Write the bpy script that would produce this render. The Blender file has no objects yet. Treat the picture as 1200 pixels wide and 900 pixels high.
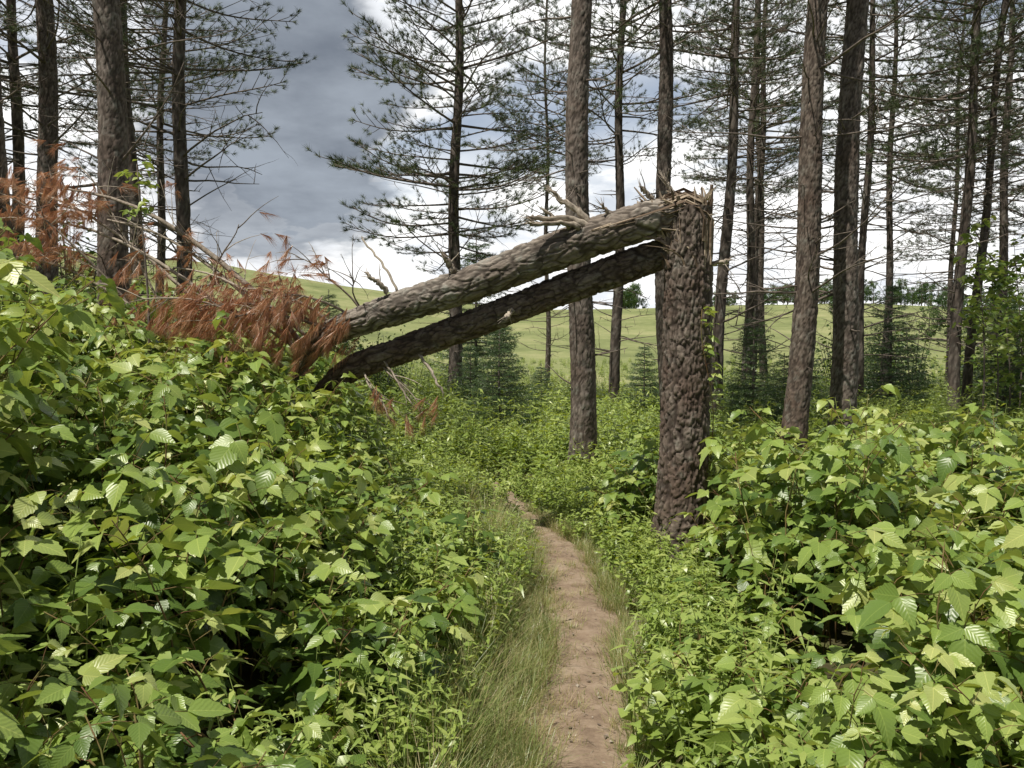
import bpy, math, random
import numpy as np
from mathutils import Vector, Matrix, Euler
random.seed(7); rng=np.random.default_rng(7)
scene=bpy.context.scene
R=random.random
def U(a,b): return a+(b-a)*random.random()
def sstep(a,b,x):
    t=np.clip((np.asarray(x,float)-a)/(b-a),0,1); return t*t*(3-2*t)
# ---------------------------------------------------------------- noise
def h3(i,j,k,s=0):
    n=(i.astype(np.int64)*374761393+j.astype(np.int64)*668265263+k.astype(np.int64)*1440662683+s*974634777)&0xffffffff
    n=((n^(n>>13))*1274126177)&0xffffffff
    n=n^(n>>16)
    n=((n^(n>>11))*1103515245)&0xffffffff
    n=n^(n>>15)
    return (n&0xffffff)/16777216.0
def vnoise(x,y,z=0,s=0):
    x=np.asarray(x,float); y=np.asarray(y,float); z=np.asarray(z,float)+0*x
    i=np.floor(x);j=np.floor(y);k=np.floor(z)
    fx,fy,fz=x-i,y-j,z-k
    fx=fx*fx*(3-2*fx);fy=fy*fy*(3-2*fy);fz=fz*fz*(3-2*fz)
    r=0
    for a in (0,1):
        for b in (0,1):
            for c in (0,1):
                w=(fx if a else 1-fx)*(fy if b else 1-fy)*(fz if c else 1-fz)
                r=r+w*h3(i+a,j+b,k+c,s)
    return r
def worley(x,y,z,s=0):
    i=np.floor(x);j=np.floor(y);k=np.floor(z)
    f1=np.full(x.shape,9.);f2=np.full(x.shape,9.);idv=np.zeros(x.shape)
    for a in (-1,0,1):
        for b in (-1,0,1):
            for c in (-1,0,1):
                I,J,K=i+a,j+b,k+c
                d=np.sqrt((I+h3(I,J,K,s+1)-x)**2+(J+h3(I,J,K,s+2)-y)**2+(K+h3(I,J,K,s+3)-z)**2)
                m=d<f1
                f2=np.where(m,f1,np.minimum(f2,d)); idv=np.where(m,h3(I,J,K,s+4),idv); f1=np.where(m,d,f1)
    return f1,f2,idv
# ---------------------------------------------------------------- terrain
def pathx(y):
    return np.interp(y,[-3,1,3,4.3,5,6,6.6,8,10,14],[-.05,.1,.27,.40,.43,.38,.28,-.05,-.6,-2.0])
def hgt(x,y):
    x=np.asarray(x,float);y=np.asarray(y,float)
    q=-x-0.6
    bank=0.30*np.log1p(np.exp(np.clip(q*3,-20,20)))/3
    bank=np.where(q*3>20,0.3*q,bank)
    bank=1.9*np.tanh(bank/1.9)
    bank=bank*(1-0.75*sstep(11,26,y))
    r=np.hypot(x,y)
    z=bank+0.10*(vnoise(x*.5+9,y*.5+3,0,1)-.5)*sstep(.5,2,np.abs(x-pathx(y)))
    z=z-1.0*sstep(14,42,y)
    az=np.clip(x/np.maximum(np.abs(y),1),-3,3)
    crest=np.interp(az,[-3,-.64,-.35,-.21,0,.16,.42,.64,3],[28,22,17.6,13.6,9.6,9.6,11,9.5,9])
    far=sstep(34,175,np.where(y>0,y,-y*.8))
    z=z+crest*far + 1.2*(vnoise(x*.03,y*.03,0,5)-.5)*sstep(30,80,r)
    return z
def H1(x,y): return float(hgt(np.array([x]),np.array([y]))[0])
# ---------------------------------------------------------------- mesh builder
class MB:
    def __init__(s): s.V=[];s.F=[];s.T=[];s.L=[];s.M=[];s.n=0
    def add(s,v,f,tint=0.5,luv=None,mat=0):
        v=np.asarray(v,float).reshape(-1,3);k=len(v)
        s.V.append(v)
        n=s.n
        s.F.extend([tuple(i+n for i in q) for q in f])
        s.T.append(np.full(k,tint) if np.isscalar(tint) else np.asarray(tint,float))
        s.L.append(np.zeros((k,3)) if luv is None else luv)
        s.M.extend([mat]*len(f)); s.n+=k
    def mesh(s,name,mats,smooth=True):
        me=bpy.data.meshes.new(name)
        me.from_pydata(np.concatenate(s.V).tolist(),[],s.F)
        a=me.attributes.new('tint','FLOAT','POINT'); a.data.foreach_set('value',np.concatenate(s.T).astype(np.float32))
        a=me.attributes.new('luv','FLOAT_VECTOR','POINT'); a.data.foreach_set('vector',np.concatenate(s.L).astype(np.float32).ravel())
        for m in mats: me.materials.append(m)
        me.polygons.foreach_set('material_index',np.array(s.M,dtype=np.int32))
        me.polygons.foreach_set('use_smooth',np.full(len(s.F),smooth))
        me.update()
        return me
    def obj(s,name,mats,parent=None,smooth=True,link=True):
        o=bpy.data.objects.new(name,s.mesh(name,mats,smooth))
        if link: scene.collection.objects.link(o)
        if parent: o.parent=parent
        return o
def empty(name,loc=(0,0,0)):
    e=bpy.data.objects.new(name,None); e.empty_display_size=.3
    scene.collection.objects.link(e); return e
def frames(P):
    P=np.asarray(P,float);n=len(P)
    T=np.gradient(P,axis=0); T/=np.linalg.norm(T,axis=1)[:,None]+1e-9
    ref=np.array([1.,0,0]) if abs(T[0][0])<.8 else np.array([0,1.,0])
    A=[];B=[]
    a=ref-T[0]*ref.dot(T[0]);a/=np.linalg.norm(a)
    for i in range(n):
        a=a-T[i]*a.dot(T[i]);a/=np.linalg.norm(a)+1e-9
        A.append(a);B.append(np.cross(T[i],a))
    return T,np.array(A),np.array(B)
_fc={}
def tubefaces(n,k):
    if (n,k) not in _fc:
        f=[(i*k+j,i*k+(j+1)%k,(i+1)*k+(j+1)%k,(i+1)*k+j) for i in range(n-1) for j in range(k)]
        f.append(tuple(range(k-1,-1,-1))); f.append(tuple((n-1)*k+j for j in range(k)))
        _fc[(n,k)]=f
    return _fc[(n,k)]
def tube(mb,P,rad,k=5,tint=.5,mat=0):
    P=np.asarray(P,float);n=len(P)
    rad=np.interp(np.linspace(0,1,n),np.linspace(0,1,len(rad)),rad)
    T,A,B=frames(P)
    th=np.arange(k)/k*2*math.pi
    V=P[:,None,:]+rad[:,None,None]*(np.cos(th)[None,:,None]*A[:,None,:]+np.sin(th)[None,:,None]*B[:,None,:])
    mb.add(V.reshape(-1,3),tubefaces(n,k),tint,None,mat)
def bark_tube(mb,P,rad,step=.03,k=40,depth=.012,seed=0,mat=0,cell=(.05,.11)):
    P=np.asarray(P,float)
    seg=np.linalg.norm(np.diff(P,axis=0),axis=1);s=np.concatenate([[0],np.cumsum(seg)])
    n=max(4,int(s[-1]/step)); t=np.linspace(0,s[-1],n)
    Q=np.stack([np.interp(t,s,P[:,c]) for c in range(3)],1)
    ker=max(1,int(.25/step))
    if ker>1 and len(P)>2:
        pad=np.pad(Q,((ker,ker),(0,0)),mode='reflect',reflect_type='odd'); c=np.cumsum(pad,axis=0)
        w=2*ker; sm=(c[w:]-c[:-w])/w; Q[1:-1]=sm[1:n-1]
    r=np.interp(t,s,rad)
    T,A,B=frames(Q)
    th=np.arange(k)/k*2*math.pi
    R0=float(np.mean(rad))
    cx=(np.cos(th)*R0)[None,:]+0*t[:,None]; cy=(np.sin(th)*R0)[None,:]+0*t[:,None]; cz=t[:,None]+0*th[None,:]
    w1=vnoise(cx*14,cy*14,cz*9,seed+9)-.5;w2=vnoise(cx*14,cy*14,cz*9,seed+10)-.5
    w3=vnoise(cx*45,cy*45,cz*30,seed+12)-.5
    X_=cx+w1*.05+w3*.012;Y_=cy+w2*.05;Z_=cz+w1*.09+w3*.03
    f1,f2,idv=worley(X_/cell[0]+seed*3.1,Y_/cell[0],Z_/cell[1],seed)
    g1,g2,idb=worley(X_/cell[0]*2.3+seed*3.1,Y_/cell[0]*2.3,Z_/cell[1]*2.6,seed+77)
    fis=np.abs(vnoise(X_*26,Y_*26,Z_*6,seed+31)-.5)*2
    c1=sstep(0.0,.17,f2-f1);c2=sstep(0,.28,g2-g1);c3=sstep(0,.26,fis)
    crack=(.15+.85*c1)*(.55+.45*c2)*(.3+.7*c3)
    crack=crack*(.75+.5*vnoise(cx*60,cy*60,cz*40,seed+5))
    crack=np.clip(crack*1.15,0,1)
    lo=vnoise(cx*4,cy*4,cz*1.6,seed+20)-.5
    d=depth*1.4*(crack-.6)+depth*.6*(idv-.5)+depth*.45*(idb-.5)+lo*.12*R0
    V=Q[:,None,:]+(r[:,None]+d)[:,:,None]*(np.cos(th)[None,:,None]*A[:,None,:]+np.sin(th)[None,:,None]*B[:,None,:])
    luv=np.stack([(.5*idv+.5*idb).ravel(),cz.ravel(),lo.ravel()],1)
    mb.add(V.reshape(-1,3),tubefaces(n,k),crack.ravel(),luv,mat)
# ---------------------------------------------------------------- materials
def newmat(name):
    m=bpy.data.materials.new(name); m.use_nodes=True; nt=m.node_tree; nt.nodes.clear()
    return m,nt,nt.nodes,nt.links
def ramp(N,stops):
    r=N.new('ShaderNodeValToRGB'); e=r.color_ramp.elements
    e[0].position=stops[0][0]; e[0].color=(*stops[0][1],1)
    e[1].position=stops[-1][0]; e[1].color=(*stops[-1][1],1)
    for p,c in stops[1:-1]:
        q=e.new(p); q.color=(*c,1)
    return r
def leafmat(name,stops,trans=.28,tcol=(1.2,1.1,.4),rough=.36,veins=True,rnd=.4,spec=.55):
    m,nt,N,L=newmat(name)
    at=N.new('ShaderNodeAttribute'); at.attribute_name='tint'
    oi=N.new('ShaderNodeObjectInfo')
    ad=N.new('ShaderNodeMath'); ad.operation='MULTIPLY_ADD'; ad.inputs[1].default_value=rnd
    L.new(oi.outputs['Random'],ad.inputs[0]); L.new(at.outputs['Fac'],ad.inputs[2])
    sb=N.new('ShaderNodeMath'); sb.operation='SUBTRACT'; sb.inputs[1].default_value=rnd/2; L.new(ad.outputs[0],sb.inputs[0])
    rp=ramp(N,stops); L.new(sb.outputs[0],rp.inputs[0])
    col=rp.outputs[0]
    pr=N.new('ShaderNodeBsdfPrincipled'); pr.inputs['Roughness'].default_value=rough
    pr.inputs['Specular IOR Level'].default_value=spec
    if veins:
        lu=N.new('ShaderNodeAttribute'); lu.attribute_name='luv'
        sp=N.new('ShaderNodeSeparateXYZ'); L.new(lu.outputs['Vector'],sp.inputs[0])
        ab=N.new('ShaderNodeMath');ab.operation='ABSOLUTE';L.new(sp.outputs[0],ab.inputs[0])
        k=N.new('ShaderNodeMath');k.operation='MULTIPLY_ADD';k.inputs[1].default_value=-1.1;L.new(ab.outputs[0],k.inputs[0]);L.new(sp.outputs[1],k.inputs[2])
        w=N.new('ShaderNodeMath');w.operation='MULTIPLY';w.inputs[1].default_value=48;L.new(k.outputs[0],w.inputs[0])
        sn=N.new('ShaderNodeMath');sn.operation='SINE';L.new(w.outputs[0],sn.inputs[0])
        bp=N.new('ShaderNodeBump');bp.inputs['Strength'].default_value=.2;bp.inputs['Distance'].default_value=.0015
        L.new(sn.outputs[0],bp.inputs['Height']); L.new(bp.outputs[0],pr.inputs['Normal'])
        mr=N.new('ShaderNodeMapRange');mr.inputs[1].default_value=0;mr.inputs[2].default_value=.02;mr.inputs[3].default_value=1;mr.inputs[4].default_value=0
        L.new(ab.outputs[0],mr.inputs[0])
        mx=N.new('ShaderNodeMix');mx.data_type='RGBA';mx.blend_type='MULTIPLY'
        mx.inputs[7].default_value=(1.5,1.35,1.5,1)
        L.new(mr.outputs[0],mx.inputs[0]);L.new(col,mx.inputs[6]);col=mx.outputs[2]
        ge=N.new('ShaderNodeNewGeometry')
        m2=N.new('ShaderNodeMix');m2.data_type='RGBA';m2.inputs[7].default_value=(.24,.30,.17,1)
        ml=N.new('ShaderNodeMath');ml.operation='MULTIPLY';ml.inputs[1].default_value=.45;L.new(ge.outputs['Backfacing'],ml.inputs[0])
        L.new(ml.outputs[0],m2.inputs[0]);L.new(col,m2.inputs[6]);col=m2.outputs[2]
    L.new(col,pr.inputs['Base Color'])
    o=N.new('ShaderNodeOutputMaterial')
    if trans>0:
        tr=N.new('ShaderNodeBsdfTranslucent')
        mt=N.new('ShaderNodeMix');mt.data_type='RGBA';mt.blend_type='MULTIPLY';mt.inputs[0].default_value=1;mt.inputs[7].default_value=(*[c*1.5 for c in tcol],1)
        L.new(col,mt.inputs[6]);L.new(mt.outputs[2],tr.inputs[0])
        ms=N.new('ShaderNodeMixShader');ms.inputs[0].default_value=trans
        L.new(pr.outputs[0],ms.inputs[1]);L.new(tr.outputs[0],ms.inputs[2]);L.new(ms.outputs[0],o.inputs[0])
    else: L.new(pr.outputs[0],o.inputs[0])
    return m
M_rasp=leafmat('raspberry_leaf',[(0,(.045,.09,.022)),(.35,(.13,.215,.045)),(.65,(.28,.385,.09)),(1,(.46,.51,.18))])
M_herb=leafmat('herb_leaf',[(0,(.12,.18,.035)),(.5,(.27,.37,.085)),(1,(.42,.49,.15))],veins=False)
M_shrub=leafmat('shrub_leaf',[(0,(.035,.08,.022)),(.5,(.09,.155,.042)),(1,(.18,.25,.07))],veins=False)
M_grass=leafmat('grass_blade',[(0,(.15,.22,.07)),(.5,(.28,.34,.12)),(.75,(.42,.39,.19)),(1,(.54,.45,.28))],veins=False,trans=.3,tcol=(1,1,.6))
M_needle=leafmat('pine_needle',[(0,(.04,.065,.025)),(.5,(.085,.125,.042)),(1,(.15,.19,.065))],veins=False,trans=0,rough=.5)
M_spruce=leafmat('spruce_needle',[(0,(.03,.06,.025)),(.5,(.07,.13,.045)),(1,(.14,.21,.07))],veins=False,trans=0)
M_dead=leafmat('dead_needle',[(0,(.24,.11,.06)),(.5,(.42,.22,.13)),(1,(.56,.36,.23))],veins=False,trans=.3,tcol=(1,.8,.6))
def barkmat(name,dark,mid,light,red,stretch=(1,1,.4),lichen=.3):
    m,nt,N,L=newmat(name)
    at=N.new('ShaderNodeAttribute'); at.attribute_name='tint'
    lu=N.new('ShaderNodeAttribute'); lu.attribute_name='luv'
    sp=N.new('ShaderNodeSeparateXYZ'); L.new(lu.outputs['Vector'],sp.inputs[0])
    tc=N.new('ShaderNodeTexCoord');mp=N.new('ShaderNodeMapping');mp.inputs['Scale'].default_value=stretch;L.new(tc.outputs['Object'],mp.inputs[0])
    n1=N.new('ShaderNodeTexNoise');n1.inputs['Scale'].default_value=38;n1.inputs['Detail'].default_value=8;n1.inputs['Roughness'].default_value=.68
    L.new(mp.outputs[0],n1.inputs['Vector'])
    n2=N.new('ShaderNodeTexNoise');n2.inputs['Scale'].default_value=2.6;n2.inputs['Detail'].default_value=6
    L.new(tc.outputs['Object'],n2.inputs['Vector'])
    n3=N.new('ShaderNodeTexNoise');n3.inputs['Scale'].default_value=9;n3.inputs['Detail'].default_value=8;n3.inputs['Roughness'].default_value=.65
    L.new(tc.outputs['Object'],n3.inputs['Vector'])
    mul=N.new('ShaderNodeMath');mul.operation='MULTIPLY_ADD';mul.inputs[1].default_value=.25;L.new(sp.outputs[0],mul.inputs[0])
    m3=N.new('ShaderNodeMath');m3.operation='MULTIPLY';m3.inputs[1].default_value=.85;L.new(n1.outputs[0],m3.inputs[0]);L.new(m3.outputs[0],mul.inputs[2])
    rp=ramp(N,[(.34,mid),(.70,light)]);L.new(mul.outputs[0],rp.inputs[0])
    mx=N.new('ShaderNodeMix');mx.data_type='RGBA';mx.inputs[7].default_value=(*red,1)
    r2=ramp(N,[(.42,(0,0,0)),(.62,(.8,.8,.8))]);L.new(n2.outputs[0],r2.inputs[0])
    L.new(r2.outputs[0],mx.inputs[0]);L.new(rp.outputs[0],mx.inputs[6])
    ml=N.new('ShaderNodeMix');ml.data_type='RGBA';ml.inputs[7].default_value=(.33,.335,.30,1)
    r3=ramp(N,[(.53,(0,0,0)),(.66,(lichen*2,)*3)]);L.new(n3.outputs[0],r3.inputs[0]);L.new(r3.outputs[0],ml.inputs[0]);L.new(mx.outputs[2],ml.inputs[6])
    md=N.new('ShaderNodeMix');md.data_type='RGBA';md.inputs[6].default_value=(*dark,1);L.new(ml.outputs[2],md.inputs[7])
    L.new(at.outputs['Fac'],md.inputs[0])
    pr=N.new('ShaderNodeBsdfPrincipled');pr.inputs['Roughness'].default_value=.9;pr.inputs['Specular IOR Level'].default_value=.15
    L.new(md.outputs[2],pr.inputs['Base Color'])
    bp=N.new('ShaderNodeBump');bp.inputs['Strength'].default_value=.55;bp.inputs['Distance'].default_value=.012
    L.new(n1.outputs[0],bp.inputs['Height']);L.new(bp.outputs[0],pr.inputs['Normal'])
    o=N.new('ShaderNodeOutputMaterial');L.new(pr.outputs[0],o.inputs[0])
    return m
M_bark=barkmat('pine_bark',(.05,.04,.034),(.125,.10,.085),(.32,.275,.245),(.16,.12,.10))
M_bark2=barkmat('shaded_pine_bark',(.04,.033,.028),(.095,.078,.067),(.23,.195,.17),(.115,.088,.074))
M_barkd=barkmat('broken_pine_bark',(.04,.030,.025),(.11,.083,.068),(.28,.235,.20),(.145,.10,.08),(1,1,.4),.22)
M_barkl=barkmat('weathered_bark',(.055,.045,.038),(.18,.155,.132),(.42,.375,.33),(.22,.18,.15),(.3,1,1),.35)
def simplemat(name,c1,c2,scale=30,rough=.85,stretch=(1,1,1),bump=.3,useTint=False):
    m,nt,N,L=newmat(name)
    tc=N.new('ShaderNodeTexCoord');mp=N.new('ShaderNodeMapping');mp.inputs['Scale'].default_value=stretch
    L.new(tc.outputs['Object'],mp.inputs[0])
    n=N.new('ShaderNodeTexNoise');n.inputs['Scale'].default_value=scale;n.inputs['Detail'].default_value=6;L.new(mp.outputs[0],n.inputs['Vector'])
    rp=ramp(N,[(.3,c1),(.7,c2)])
    if useTint:
        at=N.new('ShaderNodeAttribute'); at.attribute_name='tint'
        a=N.new('ShaderNodeMath');a.operation='MULTIPLY_ADD';a.inputs[1].default_value=.8;L.new(at.outputs['Fac'],a.inputs[0])
        b=N.new('ShaderNodeMath');b.operation='MULTIPLY_ADD';b.inputs[1].default_value=.8;b.inputs[2].default_value=-.3;L.new(n.outputs[0],b.inputs[0]);L.new(b.outputs[0],a.inputs[2])
        L.new(a.outputs[0],rp.inputs[0])
    else: L.new(n.outputs[0],rp.inputs[0])
    pr=N.new('ShaderNodeBsdfPrincipled');pr.inputs['Roughness'].default_value=rough;pr.inputs['Specular IOR Level'].default_value=.2
    L.new(rp.outputs[0],pr.inputs['Base Color'])
    bp=N.new('ShaderNodeBump');bp.inputs['Strength'].default_value=bump;bp.inputs['Distance'].default_value=.005
    L.new(n.outputs[0],bp.inputs['Height']);L.new(bp.outputs[0],pr.inputs['Normal'])
    o=N.new('ShaderNodeOutputMaterial');L.new(pr.outputs[0],o.inputs[0])
    return m
M_twig=simplemat('dead_twig',(.09,.073,.062),(.24,.20,.17),20)
M_pale=simplemat('weathered_branch',(.16,.125,.10),(.46,.40,.33),40,useTint=True,bump=.6)
M_split=simplemat('splintered_wood',(.14,.10,.07),(.50,.41,.31),30,useTint=True)
M_cane=simplemat('cane_stem',(.18,.075,.05),(.17,.20,.06),9)
M_stalk=simplemat('green_stalk',(.13,.19,.05),(.22,.27,.08),9)
# ground material
m,nt,N,L=newmat('meadow_and_forest_floor'); M_ground=m
geo=N.new('ShaderNodeNewGeometry')
na=N.new('ShaderNodeTexNoise');na.inputs['Scale'].default_value=3;na.inputs['Detail'].default_value=10;na.inputs['Roughness'].default_value=.7;L.new(geo.outputs['Position'],na.inputs['Vector'])
ra=ramp(N,[(.3,(.045,.035,.022)),(.5,(.08,.075,.035)),(.7,(.12,.14,.045))]);L.new(na.outputs[0],ra.inputs[0])
nb=N.new('ShaderNodeTexNoise');nb.inputs['Scale'].default_value=.06;nb.inputs['Detail'].default_value=14;nb.inputs['Roughness'].default_value=.8;L.new(geo.outputs['Position'],nb.inputs['Vector'])
rb=ramp(N,[(.36,(.115,.14,.055)),(.5,(.215,.245,.10)),(.62,(.33,.33,.165))]);L.new(nb.outputs[0],rb.inputs[0])
sp=N.new('ShaderNodeSeparateXYZ');L.new(geo.outputs['Position'],sp.inputs[0])
mr=N.new('ShaderNodeMapRange');mr.inputs[1].default_value=17;mr.inputs[2].default_value=30;L.new(sp.outputs[1],mr.inputs[0])
mx=N.new('ShaderNodeMix');mx.data_type='RGBA';L.new(mr.outputs[0],mx.inputs[0]);L.new(ra.outputs[0],mx.inputs[6]);L.new(rb.outputs[0],mx.inputs[7])
pr=N.new('ShaderNodeBsdfPrincipled');pr.inputs['Roughness'].default_value=.95;pr.inputs['Specular IOR Level'].default_value=.1;L.new(mx.outputs[2],pr.inputs['Base Color'])
bp=N.new('ShaderNodeBump');bp.inputs['Strength'].default_value=.4;bp.inputs['Distance'].default_value=.03;L.new(na.outputs[0],bp.inputs['Height']);L.new(bp.outputs[0],pr.inputs['Normal'])
o=N.new('ShaderNodeOutputMaterial');L.new(pr.outputs[0],o.inputs[0])
# path material
m,nt,N,L=newmat('trodden_earth'); M_path=m
geo=N.new('ShaderNodeNewGeometry')
na=N.new('ShaderNodeTexNoise');na.inputs['Scale'].default_value=5;na.inputs['Detail'].default_value=12;na.inputs['Roughness'].default_value=.75;L.new(geo.outputs['Position'],na.inputs['Vector'])
ra=ramp(N,[(.3,(.13,.09,.065)),(.5,(.28,.21,.155)),(.72,(.42,.34,.265))]);L.new(na.outputs[0],ra.inputs[0])
vo=N.new('ShaderNodeTexVoronoi');vo.inputs['Scale'].default_value=55;L.new(geo.outputs['Position'],vo.inputs['Vector'])
pr=N.new('ShaderNodeBsdfPrincipled');pr.inputs['Roughness'].default_value=.95;pr.inputs['Specular IOR Level'].default_value=.1;L.new(ra.outputs[0],pr.inputs['Base Color'])
ad=N.new('ShaderNodeMath');ad.operation='MULTIPLY_ADD';ad.inputs[1].default_value=-.2;L.new(vo.outputs[0],ad.inputs[0]);L.new(na.outputs[0],ad.inputs[2])
bp=N.new('ShaderNodeBump');bp.inputs['Strength'].default_value=.45;bp.inputs['Distance'].default_value=.025;L.new(ad.outputs[0],bp.inputs['Height']);L.new(bp.outputs[0],pr.inputs['Normal'])
o=N.new('ShaderNodeOutputMaterial');L.new(pr.outputs[0],o.inputs[0])
# ---------------------------------------------------------------- ground sheet
n=341
u=np.linspace(-1,1,n)
xs=2*np.sinh(7.3*u); ys=4+2*np.sinh(7.3*u)
X,Y=np.meshgrid(xs,ys)
Z=hgt(X,Y)
V=np.stack([X.ravel(),Y.ravel(),Z.ravel()],1)
idx=np.arange(n*n).reshape(n,n)
F=np.stack([idx[:-1,:-1].ravel(),idx[:-1,1:].ravel(),idx[1:,1:].ravel(),idx[1:,:-1].ravel()],1)
me=bpy.data.meshes.new('ground');me.from_pydata(V.tolist(),[],F.tolist());me.materials.append(M_ground)
me.polygons.foreach_set('use_smooth',np.full(len(F),True))
g=bpy.data.objects.new('ground',me);scene.collection.objects.link(g)
# path
mb=MB();ny=200;nx=15
yy=np.linspace(-2,11,ny)
V=[]
for i,y in enumerate(yy):
    wl=.17+.13*(float(vnoise(np.array([y*2.7]),np.array([0.]),0,3)[0]));wr=.13+.12*(float(vnoise(np.array([y*3.1]),np.array([5.]),0,4)[0]))
    cx=float(pathx(y))
    for j in range(nx):
        t=j/(nx-1)*2-1
        x=cx+(t*wl if t<0 else t*wr)
        z=H1(x,y)+.012-.010*abs(t)**3+.025*(float(vnoise(np.array([x*9.]),np.array([y*7.]),0,8)[0])-.4)*(1-abs(t))
        V.append((x,y,z))
mb.add(V,[(i*nx+j,i*nx+j+1,(i+1)*nx+j+1,(i+1)*nx+j) for i in range(ny-1) for j in range(nx-1)])
mb.obj('dirt_path',[M_path])
# ---------------------------------------------------------------- GN scatter
def scatter(name,coll,P,rot,scl,idx,parent=None):
    me=bpy.data.meshes.new(name);me.from_pydata([tuple(p) for p in P],[],[])
    a=me.attributes.new('rot','FLOAT_VECTOR','POINT');a.data.foreach_set('vector',np.asarray(rot,np.float32).ravel())
    a=me.attributes.new('scl','FLOAT','POINT');a.data.foreach_set('value',np.asarray(scl,np.float32).ravel())
    a=me.attributes.new('pidx','INT','POINT');a.data.foreach_set('value',np.asarray(idx,np.int32).ravel())
    ob=bpy.data.objects.new(name,me);scene.collection.objects.link(ob)
    if parent: ob.parent=parent
    key='scatter_'+coll.name
    ng=bpy.data.node_groups.get(key)
    if ng is None:
        ng=bpy.data.node_groups.new(key,'GeometryNodeTree')
        ng.interface.new_socket('Geometry',in_out='INPUT',socket_type='NodeSocketGeometry')
        ng.interface.new_socket('Geometry',in_out='OUTPUT',socket_type='NodeSocketGeometry')
        N=ng.nodes;L=ng.links
        gi=N.new('NodeGroupInput');go=N.new('NodeGroupOutput')
        ci=N.new('GeometryNodeCollectionInfo');ci.inputs['Collection'].default_value=coll
        ci.inputs['Separate Children'].default_value=True;ci.inputs['Reset Children'].default_value=True
        ip=N.new('GeometryNodeInstanceOnPoints');ip.inputs['Pick Instance'].default_value=True
        def na(nm,dt):
            q=N.new('GeometryNodeInputNamedAttribute');q.data_type=dt;q.inputs['Name'].default_value=nm;return q
        r=na('rot','FLOAT_VECTOR');s=na('scl','FLOAT');k=na('pidx','INT')
        er=N.new('FunctionNodeEulerToRotation')
        L.new(r.outputs[0],er.inputs[0]);L.new(er.outputs[0],ip.inputs['Rotation'])
        L.new(s.outputs[0],ip.inputs['Scale']);L.new(k.outputs[0],ip.inputs['Instance Index'])
        L.new(gi.outputs[0],ip.inputs['Points']);L.new(ci.outputs[0],ip.inputs['Instance']);L.new(ip.outputs[0],go.inputs[0])
    md=ob.modifiers.new('scatter','NODES');md.node_group=ng
    return ob
def coll(name,obs):
    c=bpy.data.collections.new(name)
    for o in obs: c.objects.link(o)
    return c
# ---------------------------------------------------------------- leaves
def leaf_template(W=.36,ser=.05,ns=8,fold=.16,curl=.22,shape=.72,twist=0.):
    v=[];l=[];f=[]
    ts=np.linspace(0,1,ns+1)
    for i,t in enumerate(ts):
        w=W*math.sin(math.pi*min(1,t**shape))*(1-.15*t)+.002
        if 0<i<ns: w*=(1+(ser if i%2 else -ser))
        zc=-curl*t*t
        tb=t-(.035 if (i%2==0 and 0<i<ns) else 0)
        v+= [(-w,tb,zc+fold*w-twist*w*t),(0,t,zc),(w,tb,zc+fold*w+twist*w*t)]
        l+= [(-w,t,0),(0,t,0),(w,t,0)]
    for i in range(ns):
        a=i*3
        f+=[(a,a+1,a+4,a+3),(a+1,a+2,a+5,a+4)]
    return np.array(v),f,np.array(l)
LT=[leaf_template(.34,.05,10,.18,.25,.66,.3),leaf_template(.40,.055,10,.10,.12,.66,-.2),leaf_template(.36,.05,10,.32,.42,.68,.1),leaf_template(.31,.05,10,.25,.05,.66,-.4)]
LS=[leaf_template(.30,0,3,.2,.2),leaf_template(.36,0,3,.1,.35)]
LN=[leaf_template(.11,0,3,.2,.4),leaf_template(.15,0,3,.2,.2)]
def nrm(v): 
    v=np.asarray(v,float); return v/(np.linalg.norm(v)+1e-9)
def putleaf(mb,tpl,pos,d,up,size,tint,mat=0,wob=.0):
    d=nrm(d);x=nrm(np.cross(d,up));z=np.cross(x,d)
    if wob:
        a=random.gauss(0,wob);x,z=x*math.cos(a)+z*math.sin(a),z*math.cos(a)-x*math.sin(a)
    v,f,l=tpl
    V=np.asarray(pos)+size*(v[:,0:1]*x+v[:,1:2]*d+v[:,2:3]*z)
    mb.add(V,f,tint,l,mat)
def compound(mb,pos,yaw,size,tint,n=3,elev=.3,mat_leaf=0,mat_st=1):
    out=np.array([math.cos(yaw),math.sin(yaw),0]);up=np.array([0,0,1.])
    pl=size*U(.7,1.3)
    e=elev
    p1=pos+out*pl*math.cos(e)+up*pl*math.sin(e)
    tube(mb,[pos,(pos+p1)/2+up*.01,p1],[.0018,.0012],3,.5,mat_st)
    droop=U(-.8,.15)
    d=out*math.cos(droop)+up*math.sin(droop)
    side=np.cross(out,up)
    upn=nrm(up+out*U(-.15,.6)+side*U(-.6,.6))
    p2=p1+d*size*.30
    tube(mb,[p1,p2],[.0013,.001],3,.5,mat_st)
    putleaf(mb,random.choice(LT),p2,d,upn,size*U(.95,1.15),tint+U(-.1,.1),mat_leaf,.35)
    for sg in (-1,1):
        a=U(.9,1.3)
        dd=d*math.cos(a)+side*sg*math.sin(a)+up*U(-.25,.05)
        putleaf(mb,random.choice(LT),p1,dd,upn+side*sg*.25,size*U(.75,.95),tint+U(-.12,.12),mat_leaf,.35)
        if n==5:
            dd=d*math.cos(a+.7)+side*sg*math.sin(a+.7)+up*U(-.3,0)
            putleaf(mb,random.choice(LT),p1,dd,upn,size*U(.55,.7),tint+U(-.12,.12),mat_leaf,.35)
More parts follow.
